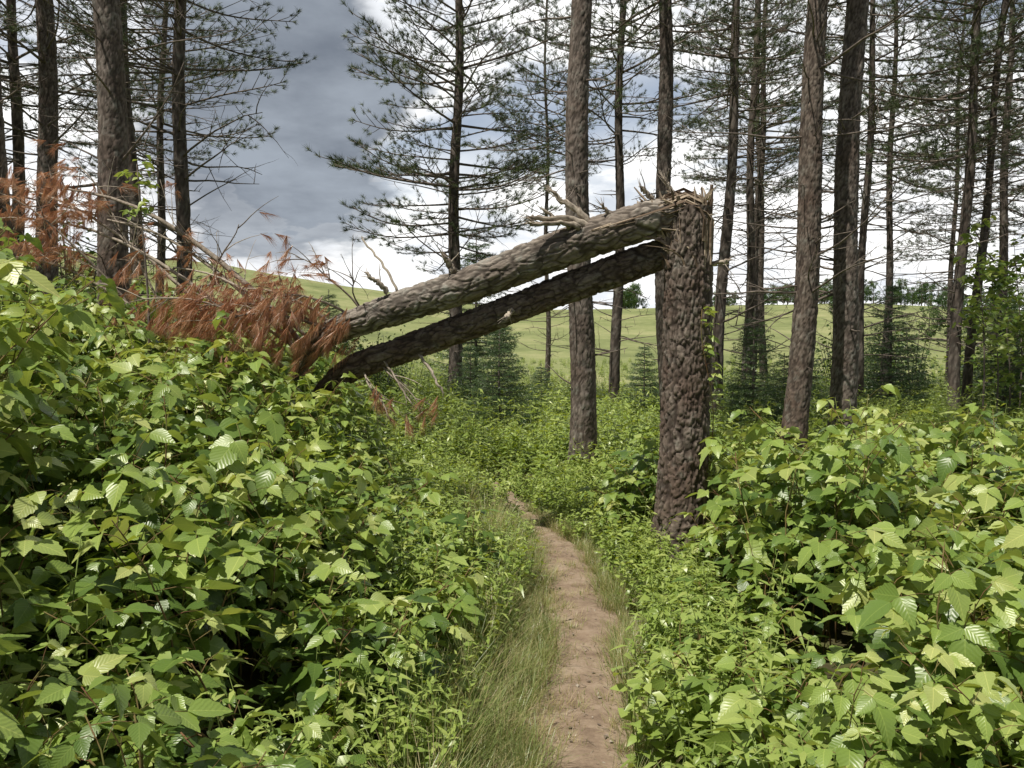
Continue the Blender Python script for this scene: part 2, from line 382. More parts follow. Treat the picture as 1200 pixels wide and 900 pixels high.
def raspberry(i,Hh,ncane,leafsize,nl):
    mb=MB()
    for c in range(ncane):
        ya=U(0,6.28);h=Hh*U(.6,1.12);lean=U(.12,.5)*h
        b=np.array([U(-.08,.08),U(-.08,.08),-.05])
        P=[]
        for t in np.linspace(0,1,9):
            P.append(b+np.array([math.cos(ya)*lean*t**2,math.sin(ya)*lean*t**2,h*(t-.12*t**4)])+np.array([U(-1,1),U(-1,1),0])*.008)
        P=np.array(P);tube(mb,P,[.005,.002],5,.5,1)
        g=U(0,6.28)
        for k in range(nl):
            t=.22+.78*((k+R()*.5)/nl)**.8;t=min(t,1)
            pos=np.array([np.interp(t,np.linspace(0,1,9),P[:,q]) for q in range(3)])
            g+=2.4+U(-.4,.4)
            sz=leafsize*(.75+.5*math.sin(math.pi*min(1,t*.85)))*U(.5,1.35)
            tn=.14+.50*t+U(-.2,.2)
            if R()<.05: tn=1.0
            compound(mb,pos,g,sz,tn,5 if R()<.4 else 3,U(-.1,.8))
    return mb.obj('raspberry_cane_%d'%i,[M_rasp,M_cane],link=False)
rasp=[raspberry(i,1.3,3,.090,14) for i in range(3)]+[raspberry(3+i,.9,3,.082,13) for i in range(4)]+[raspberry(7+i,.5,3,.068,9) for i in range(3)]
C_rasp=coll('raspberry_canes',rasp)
def herb(i,Hh,ns,nl,ls,tpls):
    mb=MB()
    for c in range(ns):
        ya=U(0,6.28);h=Hh*U(.6,1.05);lean=U(.05,.35)*h;b=np.array([U(-.12,.12),U(-.12,.12),-.03])
        f=lambda t:b+np.array([math.cos(ya)*lean*t**1.6,math.sin(ya)*lean*t**1.6,h*t])
        tube(mb,[f(t) for t in np.linspace(0,1,5)],[.003,.0015],3,.5,1)
        g=U(0,6)
        for k in range(nl):
            t=.15+.85*(k+R())/nl;g+=2.4+U(-.3,.3);e=U(-.3,.8)
            d=np.array([math.cos(g)*math.cos(e),math.sin(g)*math.cos(e),math.sin(e)])
            putleaf(mb,random.choice(tpls),f(t),d,(0,0,1),ls*U(.6,1.2)*(1.15-.5*t),.25+.45*t+U(-.2,.2),0,.3)
    return mb.obj('herb_%d'%i,[M_herb,M_stalk],link=False)
C_herb=coll('herbs',[herb(0,.5,7,16,.10,LN),herb(1,.45,6,14,.085,LS),herb(2,.62,6,18,.11,LN),herb(3,.35,7,11,.07,LS),herb(4,.4,8,13,.075,LT[:1]+LS)])
def grass(i,nb,hh,straw):
    mb=MB()
    for k in range(nb):
        ya=U(0,6.28);r=abs(random.gauss(0,.06));b=np.array([math.cos(ya)*r,math.sin(ya)*r,-.01])
        ya2=ya+U(-1,1);h=hh*U(.4,1.1);ln=h*U(.15,.9);w=U(.0012,.0024)
        side=np.array([-math.sin(ya2),math.cos(ya2),0])
        V=[]
        for t in (0,.35,.7,1):
            p=b+np.array([math.cos(ya2)*ln*t*t,math.sin(ya2)*ln*t*t,h*(t-.35*t*t*ln/h)])
            ww=w*(1-t)+.0003
            V+=[p-side*ww,p+side*ww]
        mb.add(V,[(0,1,3,2),(2,3,5,4),(4,5,7,6)],min(1,(.2+U(0,.35)) if R()>straw else U(.7,1)),None,0)
    return mb.obj('grass_tuft_%d'%i,[M_grass],link=False)
C_grass=coll('grass_tufts',[grass(0,60,.26,.3),grass(1,55,.18,.55),grass(2,60,.34,.25),grass(3,50,.08,.85)])
# ---------------------------------------------------------------- pine foliage
def needles(mb,pos,d,n,ln,w,spread,tint,mat,droop=0.):
    d=nrm(d)
    q=rng.normal(size=(n,3));q/=np.linalg.norm(q,axis=1)[:,None]
    D=d[None]+q*spread;D[:,2]-=droop;D/=np.linalg.norm(D,axis=1)[:,None]
    S=np.cross(D,rng.normal(size=(n,3)));S/=np.linalg.norm(S,axis=1)[:,None]+1e-9
    b=np.asarray(pos)[None]+d[None]*rng.uniform(-.05,.02,(n,1))
    L_=ln*rng.uniform(.7,1.1,(n,1))
    V=np.stack([b-S*w,b+S*w,b+D*L_],1).reshape(-1,3)
    mb.add(V,[(3*i,3*i+1,3*i+2) for i in range(n)],np.repeat(tint+rng.uniform(-.2,.2,n),3),None,mat)
def pinebranch(i,dens=1.):
    mb=MB();Ln=2.2
    sag=U(-.1,.15)
    f=lambda t:np.array([Ln*t,.08*math.sin(t*5+i),sag*math.sin(t*3)*.6+.35*t**3])
    tube(mb,[f(t) for t in np.linspace(0,1,9)],[.024,.007],5,.3,1)
    ns=13
    for k in range(ns):
        t=.28+.72*(k+R()*.6)/ns; t=min(t,.98)
        sg=1 if k%2 else -1;a=U(.6,1.0)
        L2=(.95*(1-t)+.22)*U(.55,1.25)
        d=np.array([math.cos(a),sg*math.sin(a),U(-.05,.5)]);d=nrm(d)
        p0=f(t);pts=[p0,p0+d*L2*.5,p0+d*L2+np.array([0,0,.08*L2])]
        tube(mb,pts,[.009,.004],3,.3,1)
        nt=max(2,int(L2/.17*dens))
        for m_ in range(nt):
            tt=.4+.6*(m_+1)/nt
            p=p0+d*L2*tt+np.array([U(-.06,.06),U(-.06,.06),U(-.02,.08)])
            dd=d+np.array([U(-.5,.5),U(-.5,.5),U(.0,.9)])
            needles(mb,p,dd,24,.13,.0038,.9,.5+U(-.25,.25),0)
    needles(mb,f(1),(1,0,.3),40,.12,.0036,.7,.6,0)
    return mb.obj('pine_branch_%d'%i,[M_needle,M_twig],link=False)
C_pine=coll('pine_branches',[pinebranch(i,U(.7,1.1)) for i in range(5)])
def spruce(i):
    mb=MB();Hh=2.
    tube(mb,[(0,0,-.1),(0.01,0,1),(0,0,2.0)],[.028,.004],6,.3,1)
    z=.12
    while z<1.93:
        rr=(.62*(1-z/2.03)**.85+.04)
        nb=8
        off=U(0,6)
        for k in range(nb):
            a=off+k/nb*6.28+U(-.25,.25);L2=rr*U(.7,1.15);zz=z+U(-.04,.04)
            o=np.array([math.cos(a),math.sin(a),0])
            f=lambda t:np.array([0,0,zz])+o*L2*t+np.array([0,0,1])*L2*(-.10*t+.22*t*t)
            tube(mb,[f(t) for t in (0,.5,1)],[.005,.0015],3,.3,1)
            nseg=max(2,int(L2/.055))
            sd=np.array([-o[1],o[0],0])
            for q in range(nseg):
                t=(q+1)/nseg;p=f(t)
                needles(mb,p,o+np.array([0,0,.1]),12,.034,.0028,1.1,.35+.35*t,0)
                if t>.2:
                    for sg in (-1,1):
                        l3=L2*.42*(1.1-t)+.03
                        for e in np.linspace(.3,1,max(2,int(l3/.045))):
                            needles(mb,p+(o*.7+sd*sg)*l3*e+np.array([0,0,-.02*e]),o*.6+sd*sg,9,.033,.003,1.0,.3+.4*t,0)
        z+=U(.075,.115)
    needles(mb,(0,0,1.97),(0,0,1),40,.05,.002,.6,.8,0)
    return mb.mesh('spruce_%d'%i,[M_spruce,M_twig])
SPR=[spruce(0),spruce(1)]
def shrub(i,Hh,nst,nl,ls,m=None):
    mb=MB()
    for c in range(nst):
        ya=U(0,6.28);h=Hh*U(.55,1);lean=U(.1,.6)*h*.7
        f=lambda t:np.array([math.cos(ya)*lean*t,math.sin(ya)*lean*t,h*t-.05])
        tube(mb,[f(t) for t in np.linspace(0,1,5)],[.012,.003],4,.4,1)
        for k in range(nl):
            t=.25+.75*R()**.8
            a=U(0,6.28);rr=abs(random.gauss(0,.16))*Hh*.7
            p=f(t)+np.array([math.cos(a)*rr,math.sin(a)*rr,U(-.08,.08)*Hh])
            d=np.array([math.cos(a),math.sin(a),U(-.6,.4)])
            putleaf(mb,random.choice(LS),p,d,(U(-.5,.5),U(-.5,.5),1),ls*U(.6,1.2),.25+.5*t*R()+.1*R(),0,.4)
    return mb.obj('shrub_%d'%i,[m or M_shrub,M_twig],link=False)
C_shrub=coll('shrubs',[shrub(0,1.3,9,60,.075),shrub(1,1.1,8,60,.08),shrub(2,1.5,10,55,.07),shrub(3,1.2,9,60,.075,M_herb)])
def dtree(i):
    mb=MB();Hh=8.
    tube(mb,[(0,0,-.3),(0,0,4),(0,0,7)],[.18,.03],5,.3,1)
    for c in range(34):
        a=U(0,6.28);z=U(1.6,7.4);rr=U(.3,1)*2.3*math.sin(math.pi*(z-.6)/8)**.6
        cc=np.array([math.cos(a)*rr,math.sin(a)*rr,z]);cr=U(.5,1)
        tn=U(.0,.6)
        for k in range(60):
            q=rng.normal(size=3);q/=np.linalg.norm(q);p=cc+q*cr*U(.5,1)
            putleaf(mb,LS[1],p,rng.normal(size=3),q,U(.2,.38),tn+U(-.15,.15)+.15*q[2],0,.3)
    return mb.obj('distant_tree_%d'%i,[M_shrub,M_twig],link=False)
C_dt=coll('distant_tree_kinds',[dtree(0),dtree(1)])
# ---------------------------------------------------------------- pine trees
def deadbranch(mb,p0,d,L2,r0,tint=.5,mat=0,subs=4,depth=0,up=.0):
    d=nrm(d);n=6;P=[np.array(p0,float)];dd=d.copy()
    for k in range(n):
        dd=nrm(dd+np.array([U(-.16,.16),U(-.16,.16),U(-.14,.14)+up]))
        P.append(P[-1]+dd*L2/n)
    P=np.array(P);tube(mb,P,[r0,r0*.25],4 if r0<.012 else 6,tint,mat)
    for s in range(subs):
        t=U(.25,.95);p=np.array([np.interp(t,np.linspace(0,1,n+1),P[:,q]) for q in range(3)])
        q=nrm(d+rng.normal(size=3)*.75)
        deadbranch(mb,p,q,L2*U(.15,.4),max(.0025,r0*.4),tint,mat,2 if depth==0 and L2>.8 else 0,depth+1,up)
    return P
def pine(x,y,xt,yt,diam,ztop,cb,crad,near=True,dead=1.,dz0=1.6,seed=0,perw=5,wh=.5,dlen=1.6,crown_top=None,bm=None,skip0=None,twigs=0):
    e=empty('pine_tree')
    z0=H1(x,y)
    sx=(xt-x)/6.;sy=(yt-y)/6.
    ax=lambda z:np.array([x+sx*(z-z0)+.045*math.sin(z*1.1+seed),y+sy*(z-z0)+.03*math.cos(z*.7+seed),z])
    mb=MB()
    r=lambda z:diam/2*(1-.78*max(0,(z-z0))/(ztop-z0))+.05*math.exp(-(z-z0)*4)
    zs=np.linspace(z0-.2,ztop,40)
    if near:
        za=np.linspace(z0-.2,7.,22);bark_tube(mb,[ax(z) for z in za],[r(z) for z in za],.022,60,.0085,seed,0,(.045,.10))
        zb=np.linspace(6.95,ztop,12);bark_tube(mb,[ax(z) for z in zb],[r(z) for z in zb],.3,10,.004,seed)
    else:
        bark_tube(mb,[ax(z) for z in zs],[r(z) for z in zs],.07,20,.007,seed,0,(.06,.14))
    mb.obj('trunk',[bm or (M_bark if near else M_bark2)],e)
    mb=MB();z=dz0+z0*.5
    for k in range(twigs):   # short broken twigs and knots along the stem
        zz=U(z0+.9,6.3);a=U(0,6.28);el=U(-.3,.5)
        d=np.array([math.cos(a)*math.cos(el),math.sin(a)*math.cos(el),math.sin(el)])
        deadbranch(mb,ax(zz)+d*r(zz)*.8,d,U(.06,.5),U(.005,.012),.5,0,random.choice([0,1,2]),0,0)
    while z<cb+1.5:
        for k in range(random.choice([2,3,3,4])):
            if R()>dead: continue
            a=U(0,6.28);el=U(-.25,.45)
            L2=dlen*U(.25,1.15)
            d=(math.cos(a)*math.cos(el),math.sin(a)*math.cos(el),math.sin(el))
            deadbranch(mb,ax(z+U(-.1,.1)),d,L2,U(.010,.018)*(.7+.3*L2),U(.3,.7),0,random.choice([2,4,5]),0,U(-.03,.05))
        z+=U(.26,.5)
    mb.obj('dead_branches',[M_twig],e)
    P=[];Ro=[];S=[];I=[]
    z=cb
    top=crown_top or ztop
    while z<top-.3:
        t=(z-cb)/(top-cb)
        prof=crad*(min(1,.55+t*2.5))*(1-t)**.75+.25
        off=U(0,6.28);skip=.15 if z<8.5+(2.5 if y>14 else 0) else .6
        if skip0: skip=skip0
        for k in range(perw):
            if R()<skip: continue
            a=off+k/perw*6.283+U(-.3,.3)
            el=-.12+.75*t+U(-.15,.2)
            P.append(ax(z+U(-.15,.15)));Ro.append((U(-.5,.5),-el,a));S.append(prof*U(.5,1.2)/2.2);I.append(random.randrange(5))
        z+=wh*U(.7,1.25)
    if P: scatter('crown',C_pine,P,Ro,S,I,e)
    return e
#      x     y    xt    yt   diam ztop cb  crad
pine(-4.95,8.0,-5.25,8.0,.32,15,6.5,2.0,True,.5,2.6,1,twigs=20)
pine(-6.25,11,-6.3,11,.28,16,6.2,2.2,True,.8,2.6,2,twigs=20)
pine(-3.86,8.0,-4.06,8.0,.31,15,6.4,2.0,True,.65,2.8,3,twigs=26)
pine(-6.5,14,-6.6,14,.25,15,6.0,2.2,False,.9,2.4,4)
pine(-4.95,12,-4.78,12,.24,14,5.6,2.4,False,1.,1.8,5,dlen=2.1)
pine(-1.25,17,-1.15,17,.30,13.5,3.5,2.8,False,.9,1.3,6,perw=8,wh=.42)
pine(.76,9.0,.75,9.0,.30,16,7.0,2.0,True,.45,2.9,7,dlen=.9,twigs=26)
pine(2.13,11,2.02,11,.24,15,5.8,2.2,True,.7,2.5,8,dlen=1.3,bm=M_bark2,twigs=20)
pine(3.55,14,3.80,14,.22,14,5.6,2.2,False,.9,1.6,9,twigs=15)
pine(2.2,17,2.25,17,.24,15,5.4,2.4,False,.9,1.4,10)
pine(5.25,18,5.3,18,.22,15,5.2,2.5,False,1,1.4,11)
pine(3.15,9.0,3.40,9.0,.285,16,6.4,2.1,True,.8,2.2,12,dlen=1.5,bm=M_barkd,twigs=26)
pine(3.86,9.5,3.98,9.5,.31,16,6.4,2.2,True,.8,2.2,13,dlen=1.5,twigs=26)
pine(6.85,16,7.0,16,.18,14,5.0,2.2,False,1,1.4,14)
pine(8.2,15,8.45,15,.22,15,4.6,2.6,False,1,1.6,15,perw=6)
pine(8.75,15.5,9.15,15.5,.18,15,5.0,2.4,False,1,1.6,16)
pine(9.3,20,9.3,20,.20,14,4.6,2.5,False,1,1.6,17,perw=6)
# unseen pine added behind the viewer so its open crown dapples the trail
pine(1.9,-1.3,1.9,-1.3,.30,13,6.5,1.7,False,.3,4,18,skip0=.5)
sd=30
for (x,y,cb) in [(13.2,20,4.4),(13.5,25,4.2),(7.5,24,5.5),(-9.2,15,4.9),(-8.4,19,5.5),(11.2,18.5,4.4),(1.2,27,7),(6.2,21,5.6),(-7.6,9.2,5.6),(-10.5,13.5,4.6)]:
    sd+=1;pine(x,y,x+U(-.3,.3),y,U(.18,.25),U(13,15),cb,2.6,False,1,1.5,sd,dlen=1.8,perw=6)
# ---------------------------------------------------------------- broken pine
bp_=empty('broken_pine_tree')
mb=MB()
SX,SY=1.27,6.0;z0=H1(SX,SY)
zs=np.linspace(z0-.2,2.60,14)
cx=lambda z:SX+.03*math.sin(z*1.3)+.02*(z-1)
bark_tube(mb,[(cx(z),SY,z) for z in zs],[.178-.012*(z-z0)/2.5+.05*math.exp(-(max(0,z-z0))*4) for z in zs],.010,120,.014,51,0,(.05,.13))
mb.obj('standing_trunk',[M_barkd],bp_)
up=[(1.33,5.98,2.60),(1.02,6.0,2.52),(.5,6.08,2.36),(-.2,6.25,2.10),(-.9,6.45,1.89),(-1.5,6.65,1.70),(-1.72,6.78,1.55),(-1.85,6.9,1.3)]
ur=[.07,.14,.145,.132,.125,.11,.085,.04]
mb=MB();bark_tube(mb,up,ur,.010,120,.011,61,0,(.06,.20));mb.obj('snapped_upper_trunk',[M_barkl],bp_)
lo=[(1.20,6.12,2.30),(.9,6.17,2.20),(.4,6.27,2.02),(-.2,6.4,1.80),(-.8,6.58,1.58),(-1.40,6.75,1.38),(-1.7,6.95,1.15)]
lr=[.10,.118,.115,.112,.107,.10,.05]
mb=MB();bark_tube(mb,lo,lr,.012,90,.011,71,0,(.05,.16));mb.obj('snapped_lower_trunk',[M_barkd],bp_)
# splintered hinge: torn wood fibres
mb=MB()
def strip(P,w,th,tint):
    P=np.asarray(P,float);n=len(P);T,A,B=frames(P);a=U(0,6.28)
    S=A*math.cos(a)+B*math.sin(a);Q=np.cross(T,S);V=[]
    for i in range(n):
        t=i/(n-1);ww=w*(1-.75*t**2)*U(.7,1.2)+.001;tt=th*(1-.7*t)+.0008
        V+=[P[i]-S[i]*ww-Q[i]*tt,P[i]+S[i]*ww-Q[i]*tt,P[i]+S[i]*ww+Q[i]*tt,P[i]-S[i]*ww+Q[i]*tt]
    mb.add(V,tubefaces(n,4),tint,None,0)
for k in range(170):
    a=U(0,6.28);rr=.155*U(.5,1.08);b=np.array([cx(2.45)+math.cos(a)*rr,SY+math.sin(a)*rr,U(2.15,2.55)])
    h=U(.08,.26)+.14*max(0,math.cos(a))
    lean=U(-.05,.02) if R()<.5 else U(-.28,-.05)
    P=[b+np.array([lean*t*t+math.cos(a)*.02*t,U(-.01,.01),h*(t-.25*t*t*abs(lean)*6)]) for t in np.linspace(0,1,6)]
    P=[np.array([p[0],p[1],min(p[2],2.74+U(-.03,.03))]) for p in P]
    strip(P,U(.005,.02),U(.002,.006),U(.0,.8))
for k in range(70):
    y=SY+U(-.15,.15);zz=2.66+U(-.08,.05)-abs(y-SY)*.5
    x0=cx(2.3)+.16*U(.4,1);x1=U(.55,1.1)
    P=[(x0,y,U(2.1,2.4)),(x0+.005,y,2.5),(x0-.03,y,zz-.02),(x0-.14,y+U(-.02,.02),zz+.03),(x0-.30,y,zz-.03),(x1,y+.02,2.69-(1.25-x1)*.33-abs(y-SY)*.4)]
    strip(P,U(.006,.018),U(.002,.005),U(0,.8))
for k in range(46):
    b=np.array([U(.95,1.42),SY+U(-.14,.14),U(2.5,2.66)])
    d=nrm([U(-.9,.5),U(-.4,.3),U(.1,1)]);L2=U(.06,.2)
    strip([b,b+d*L2*.5,b+d*L2+np.array([U(-.02,.02),0,-.01])],U(.005,.014),U(.003,.007),U(.2,.9))
mb.obj('splintered_wood',[M_split],bp_,smooth=False)
# branch stubs: gnarled, broken off
mb=MB()
def stub(a,b,r,tint):
    a=np.array(a);b=np.array(b);L2=np.linalg.norm(b-a);n=14;k=10
    P=[a+(b-a)*t+np.array([U(-1,1),U(-1,1),U(-1,1)])*.008+np.array([0,0,.05*L2*math.sin(t*5)]) for t in np.linspace(0,1,n)]
    P=np.array(P);T,A,B=frames(P);V=[];tn=[]
    for i in range(n):
        t=i/(n-1)
        for j in range(k):
            th=j/k*6.283
            rr=r*(1.15-.5*t)*(1+.18*math.sin(j*2.1+i*.25)+U(-.10,.10))
            if i==n-1: rr*=.45
            off=T[i]*(U(-.02,.035) if i>=n-2 else 0)
            V.append(P[i]+off+A[i]*math.cos(th)*rr+B[i]*math.sin(th)*rr);tn.append(tint+U(-.3,.25))
    mb.add(V,tubefaces(n,k),np.clip(tn,0,1),None,0)
    d=nrm(b-a)
    for q in range(7 if r>.013 else 2):
        p=P[-1]+rng.normal(size=3)*r*.3;sd_=nrm(d+rng.normal(size=3)*.25);l=U(.02,.09)
        tube(mb,[p-sd_*.03,p,p+sd_*l],[r*.3,.0008],4,U(.3,.9),0)
stubs=[((.58,6.0,2.46),(.12,5.93,2.55),.026),((.50,5.95,2.45),(.12,5.9,2.49),.018),((.60,6.03,2.46),(.30,6.0,2.73),.025),((.42,6,2.45),(.22,5.95,2.60),.013),((.75,6,2.5),(.66,5.95,2.62),.014),
((1.05,6.0,2.62),(.95,5.95,2.75),.018),((1.2,6.0,2.68),(1.12,6.0,2.82),.015),((1.4,6,2.15),(1.58,5.9,2.22),.018),
((-.98,6.4,2.0),(-1.14,6.35,2.16),.020),((-.9,6.4,2.0),(-1.2,6.5,2.48),.010),((-.45,6.25,2.15),(-.52,6.2,2.28),.026),((.0,6.25,1.85),(-.05,6.1,1.80),.02),((-.6,6.5,1.85),(-.35,6.4,2.0),.008),((-.75,6.5,1.5),(-.55,6.35,1.25),.012),((-1.1,6.6,1.5),(-.8,6.4,1.15),.009)]
for a,b,r in stubs:
    stub(a,b,r,U(.3,.8))
    if r>.013:
        a=np.array(a);b=np.array(b);d=nrm(b-a)
        for q in range(2): deadbranch(mb,a+(b-a)*U(.3,.8),d+rng.normal(size=3)*.6,U(.08,.2),r*.3,.6,0,1,1)
mb.obj('branch_stubs',[M_pale],bp_)
# dead crown: bare limbs + rust needles
mb=MB();tipsP=[];
limbs=[((-1.6,6.8,1.5),(-2.9,6.9,2.25),.018),((-1.7,6.8,1.5),(-4.1,7.3,3.0),.030),((-1.75,6.9,1.4),(-3.6,7.2,2.7),.022),
((-1.5,6.7,1.75),(-2.2,6.6,2.05),.016),((-1.3,6.6,1.8),(-1.9,6.4,1.98),.014),((-2.0,7,1.4),(-4.6,7.4,2.75),.022),((-1.6,6.7,1.75),(-2.6,6.5,1.85),.014),
((-2.9,7.1,1.5),(-4.3,7.0,2.35),.018),((-1.2,6.6,1.8),(-1.75,6.5,2.3),.010),((-1.9,6.8,1.6),(-1.8,6.5,2.1),.010),((-1.2,6.6,1.7),(-1.3,6.4,2.15),.010),
((-1.2,6.7,1.45),(-.75,6.4,1.1),.010),((-1.3,6.7,1.4),(-1.0,6.4,1.0),.010),((-3.0,7.2,1.5),(-3.9,7.3,3.2),.014),((-2.7,7.0,1.6),(-2.3,6.8,2.6),.012),
((-1.5,6.6,1.7),(-2.4,6.3,1.75),.014),((-1.9,6.8,1.6),(-2.9,6.3,1.95),.014),((-2.4,7.1,1.5),(-4.9,7.6,3.1),.020),((-3.2,7.2,1.6),(-4.4,6.9,2.9),.016)]
for a,b,r in limbs:
    a=np.array(a);b=np.array(b);L2=np.linalg.norm(b-a)
    sag=np.array([0,0,.12*L2])
    f=lambda t:a*(1-t)+b*t+sag*math.sin(math.pi*t)+np.array([.02*math.sin(t*9),.02*math.cos(t*7),0])
    Pn=[f(t) for t in np.linspace(0,1,10)]
    tube(mb,Pn,[r,r*.3],6,U(.2,.8),0)
    for k in range(int(5+L2*5)):
        t=U(.25,1);p=f(t);d=nrm((b-a)/L2+rng.normal(size=3)*.8+np.array([0,0,-.15]))
        Q=deadbranch(mb,p,d,U(.15,.5),.005,U(.2,.8),0,1,1,-.05)
        tipsP.append((Q[-1],d));tipsP.append((Q[3],d))
mb.obj('dead_limbs',[M_pale],bp_)
mb=MB()
def clump(p,d,n=5):
    for k in range(n):
        q=np.array(p)+rng.normal(size=3)*.05
        needles(mb,q,nrm(np.array(d)+np.array([U(-.7,.7),U(-.7,.7),-.8])),34,.14,.0018,.5,U(.15,.85),0,.5)
for p,d in tipsP:
    hot=(-3.2<p[0]<-1.35 and p[2]<2.15) or (p[0]<-3.7 and p[2]>2.3)
    if R()<(.8 if hot else .15): clump(p,d,3)
for k in range(95):
    x=U(-2.9,-1.34);clump((x,6.36+U(-.15,.35)+(-x-1.4)*.2,1.76+U(-.28,.12)+(-x-1.4)*.09),(-1,0,-.4),3)
for k in range(26):
    clump((U(-4.7,-3.8),7.2+U(-.3,.2),U(2.45,3.05)),(-.6,0,-.6),3)
for p in [(-1.75,6.4,2.28),(-.62,6.4,1.13),(-.7,6.4,1.08),(-1.02,6.4,1.18),(-3.4,7,2.3)]: clump(p,(-1,0,-.6),3)
mb.obj('dead_needles',[M_dead],bp_)
# climbing vine on the stump
vine=MB()
P=[]
for t in np.linspace(0,1,26):
    a=-.55+.7*math.sin(t*5);P.append((cx(1)+math.cos(a)*.20,SY+math.sin(a)*.20,.1+t*1.75))
tube(vine,P,[.006,.003],5,.5,1)
for p in P:
    for q in range(4 if p[2]<1.0 else 2):
        a=U(-1.4,.9);compound(vine,np.array(p)+np.array([U(-.03,.03),U(-.03,.02),U(-.03,.03)]),a,.055*U(.7,1.2),U(.4,.8),5,U(-.3,.4))
vine.obj('climbing_vine',[M_rasp,M_cane])
# broadleaf saplings
def sapling(x,y,h,zl,nb,ls,spread,t0=.3,t1=.85):
    mb=MB();b=np.array([x,y,H1(x,y)-.05])
    f=lambda t:b+np.array([.12*math.sin(t*4)*h*.2,.05*h*t,h*t])
    tube(mb,[f(t) for t in np.linspace(0,1,10)],[.018,.004],6,.5,1)
    for k in range(nb):
        t=U(zl,1);p=f(t);a=U(0,6.28);el=U(0,.6);L2=spread*U(.4,1)*(1.2-t*.6)
        d=np.array([math.cos(a)*math.cos(el),math.sin(a)*math.cos(el),math.sin(el)])
        q=[p+d*L2*s-np.array([0,0,.12*L2*s*s]) for s in np.linspace(0,1,5)]
        tube(mb,q,[.005,.002],4,.5,1)
        for w_ in range(10):
            s=U(.3,1);pp=p+d*L2*s-np.array([0,0,.12*L2*s*s])+rng.normal(size=3)*.03;g=U(0,6.28)
            putleaf(mb,random.choice(LT),pp,(math.cos(g),math.sin(g),U(-.7,.1)),(U(-.3,.3),U(-.3,.3),1),ls*U(.6,1.15),U(t0,t1),0,.3)
    mb.obj('maple_sapling',[M_rasp,M_twig])
sapling(7.0,12,3.4,.45,30,.12,.6)
sapling(7.7,12.8,2.9,.3,34,.12,.7)
sapling(9.2,14.6,3.6,.25,60,.13,1.1,.1,.65)
sapling(10.4,15.4,4.0,.25,64,.13,1.2,.1,.65)
sapling(8.4,13.6,2.4,.2,50,.12,.9,.1,.7)
sapling(-3.05,6.6,2.45,.8,6,.08,.25)
# ---------------------------------------------------------------- undergrowth scatter
def grid(x0,x1,y0,y1,s):
    xs=np.arange(x0,x1,s);ys=np.arange(y0,y1,s);X,Y=np.meshgrid(xs,ys)
    X=X+rng.uniform(-.5,.5,X.shape)*s;Y=Y+rng.uniform(-.5,.5,Y.shape)*s
    return X.ravel(),Y.ravel()
def nz(x,y,f,s): return vnoise(x*f+50,y*f+50,0,s)
def rasp_scatter(name,X,Y,Hv):
    k=len(X);idx=np.where(Hv>1.08,rng.integers(0,3,k),np.where(Hv>.66,rng.integers(3,7,k),rng.integers(7,10,k)))
    base=np.where(Hv>1.08,1.25,np.where(Hv>.66,.88,.5))
    P=np.stack([X,Y,hgt(X,Y)],1)
    rot=np.stack([rng.normal(0,.14,k),rng.normal(0,.14,k),rng.uniform(0,6.28,k)],1)
    scatter(name,C_rasp,P,rot,Hv/base*rng.uniform(.80,1.15,k),idx)
X,Y=grid(-8,0,.5,9.5,.25)
edge=pathx(Y)-.66-.75*sstep(5.5,8.5,Y)+.3*(nz(X,Y,1.1,2)-.5)
m_=(X<edge)&(np.hypot(X,Y)>1.2)&(X>-.78*Y-1.3)
m_&=(nz(X,Y,2.3,33)>.24)
X,Y=X[m_],Y[m_]
Hv=.66+.56*sstep(.7,2.4,-X)
Hv=Hv*(.70+.58*nz(X,Y,1.8,3))
near_=1-sstep(1.8,3.2,np.hypot(X,Y));Hv=Hv*(1-near_)+near_*np.minimum(Hv,1.0+.15*nz(X,Y,3,55))
Hv=Hv-.20*sstep(4.5,6,Y)*(1-sstep(2.6,4,-X))+.24*sstep(1.45,1.8,-X)*sstep(5.2,5.6,Y)*(1-sstep(6.6,7.2,Y))
rasp_scatter('raspberry_thicket',X,Y,np.maximum(Hv,.4))
X,Y=grid(0,8,1.2,9,.25)
m_=(X>pathx(Y)+.40+.2*(nz(X,Y,1.4,6)-.5)+.3*sstep(6,8,Y))&(np.hypot(X,Y)>1.5)&(X<.76*Y+1.3)&(np.hypot(X-SX,Y-SY)>.3)
m_&=(nz(X,Y,2.3,34)>.22)
X,Y=X[m_],Y[m_]
Hv=.42+.50*sstep(.2,1.4,X-pathx(Y))
Hv=Hv*(.62+.66*nz(X,Y,1.6,7))+.25*np.exp(-((X-1.75)**2+(Y-4.4)**2)/.25)
low=np.exp(-((X-1.02)**2/.16+(Y-5.0)**2/1.0));Hv=Hv*(1-.55*low)
Hv=Hv*(1-.35*sstep(6.3,8,Y))
rasp_scatter('raspberry_thicket',X,Y,np.maximum(Hv,.28))
# herbs
def herb_scatter(name,x0,x1,y0,y1,s,fn,smin,smax):
    X,Y=grid(x0,x1,y0,y1,s);m_=fn(X,Y)&(np.abs(X)<.78*Y+1.5);X,Y=X[m_],Y[m_];k=len(X)
    sc=(smin+(smax-smin)*nz(X,Y,.8,11))*rng.uniform(.8,1.2,k)
    scatter(name,C_herb,np.stack([X,Y,hgt(X,Y)],1),np.stack([rng.normal(0,.1,k),rng.normal(0,.1,k),rng.uniform(0,6.28,k)],1),sc,rng.integers(0,5,k))
herb_scatter('wild_herbs',-2.6,2.6,1.8,9,.15,lambda X,Y:((X<pathx(Y)-.43+.10*sstep(4,6,Y))&(X>pathx(Y)-1.1-1.0*sstep(5,7,Y)))|((X>pathx(Y)+.28)&(X<pathx(Y)+.8))|((Y>6.3)&(np.abs(X-pathx(Y))>.15)),.45,1.1)
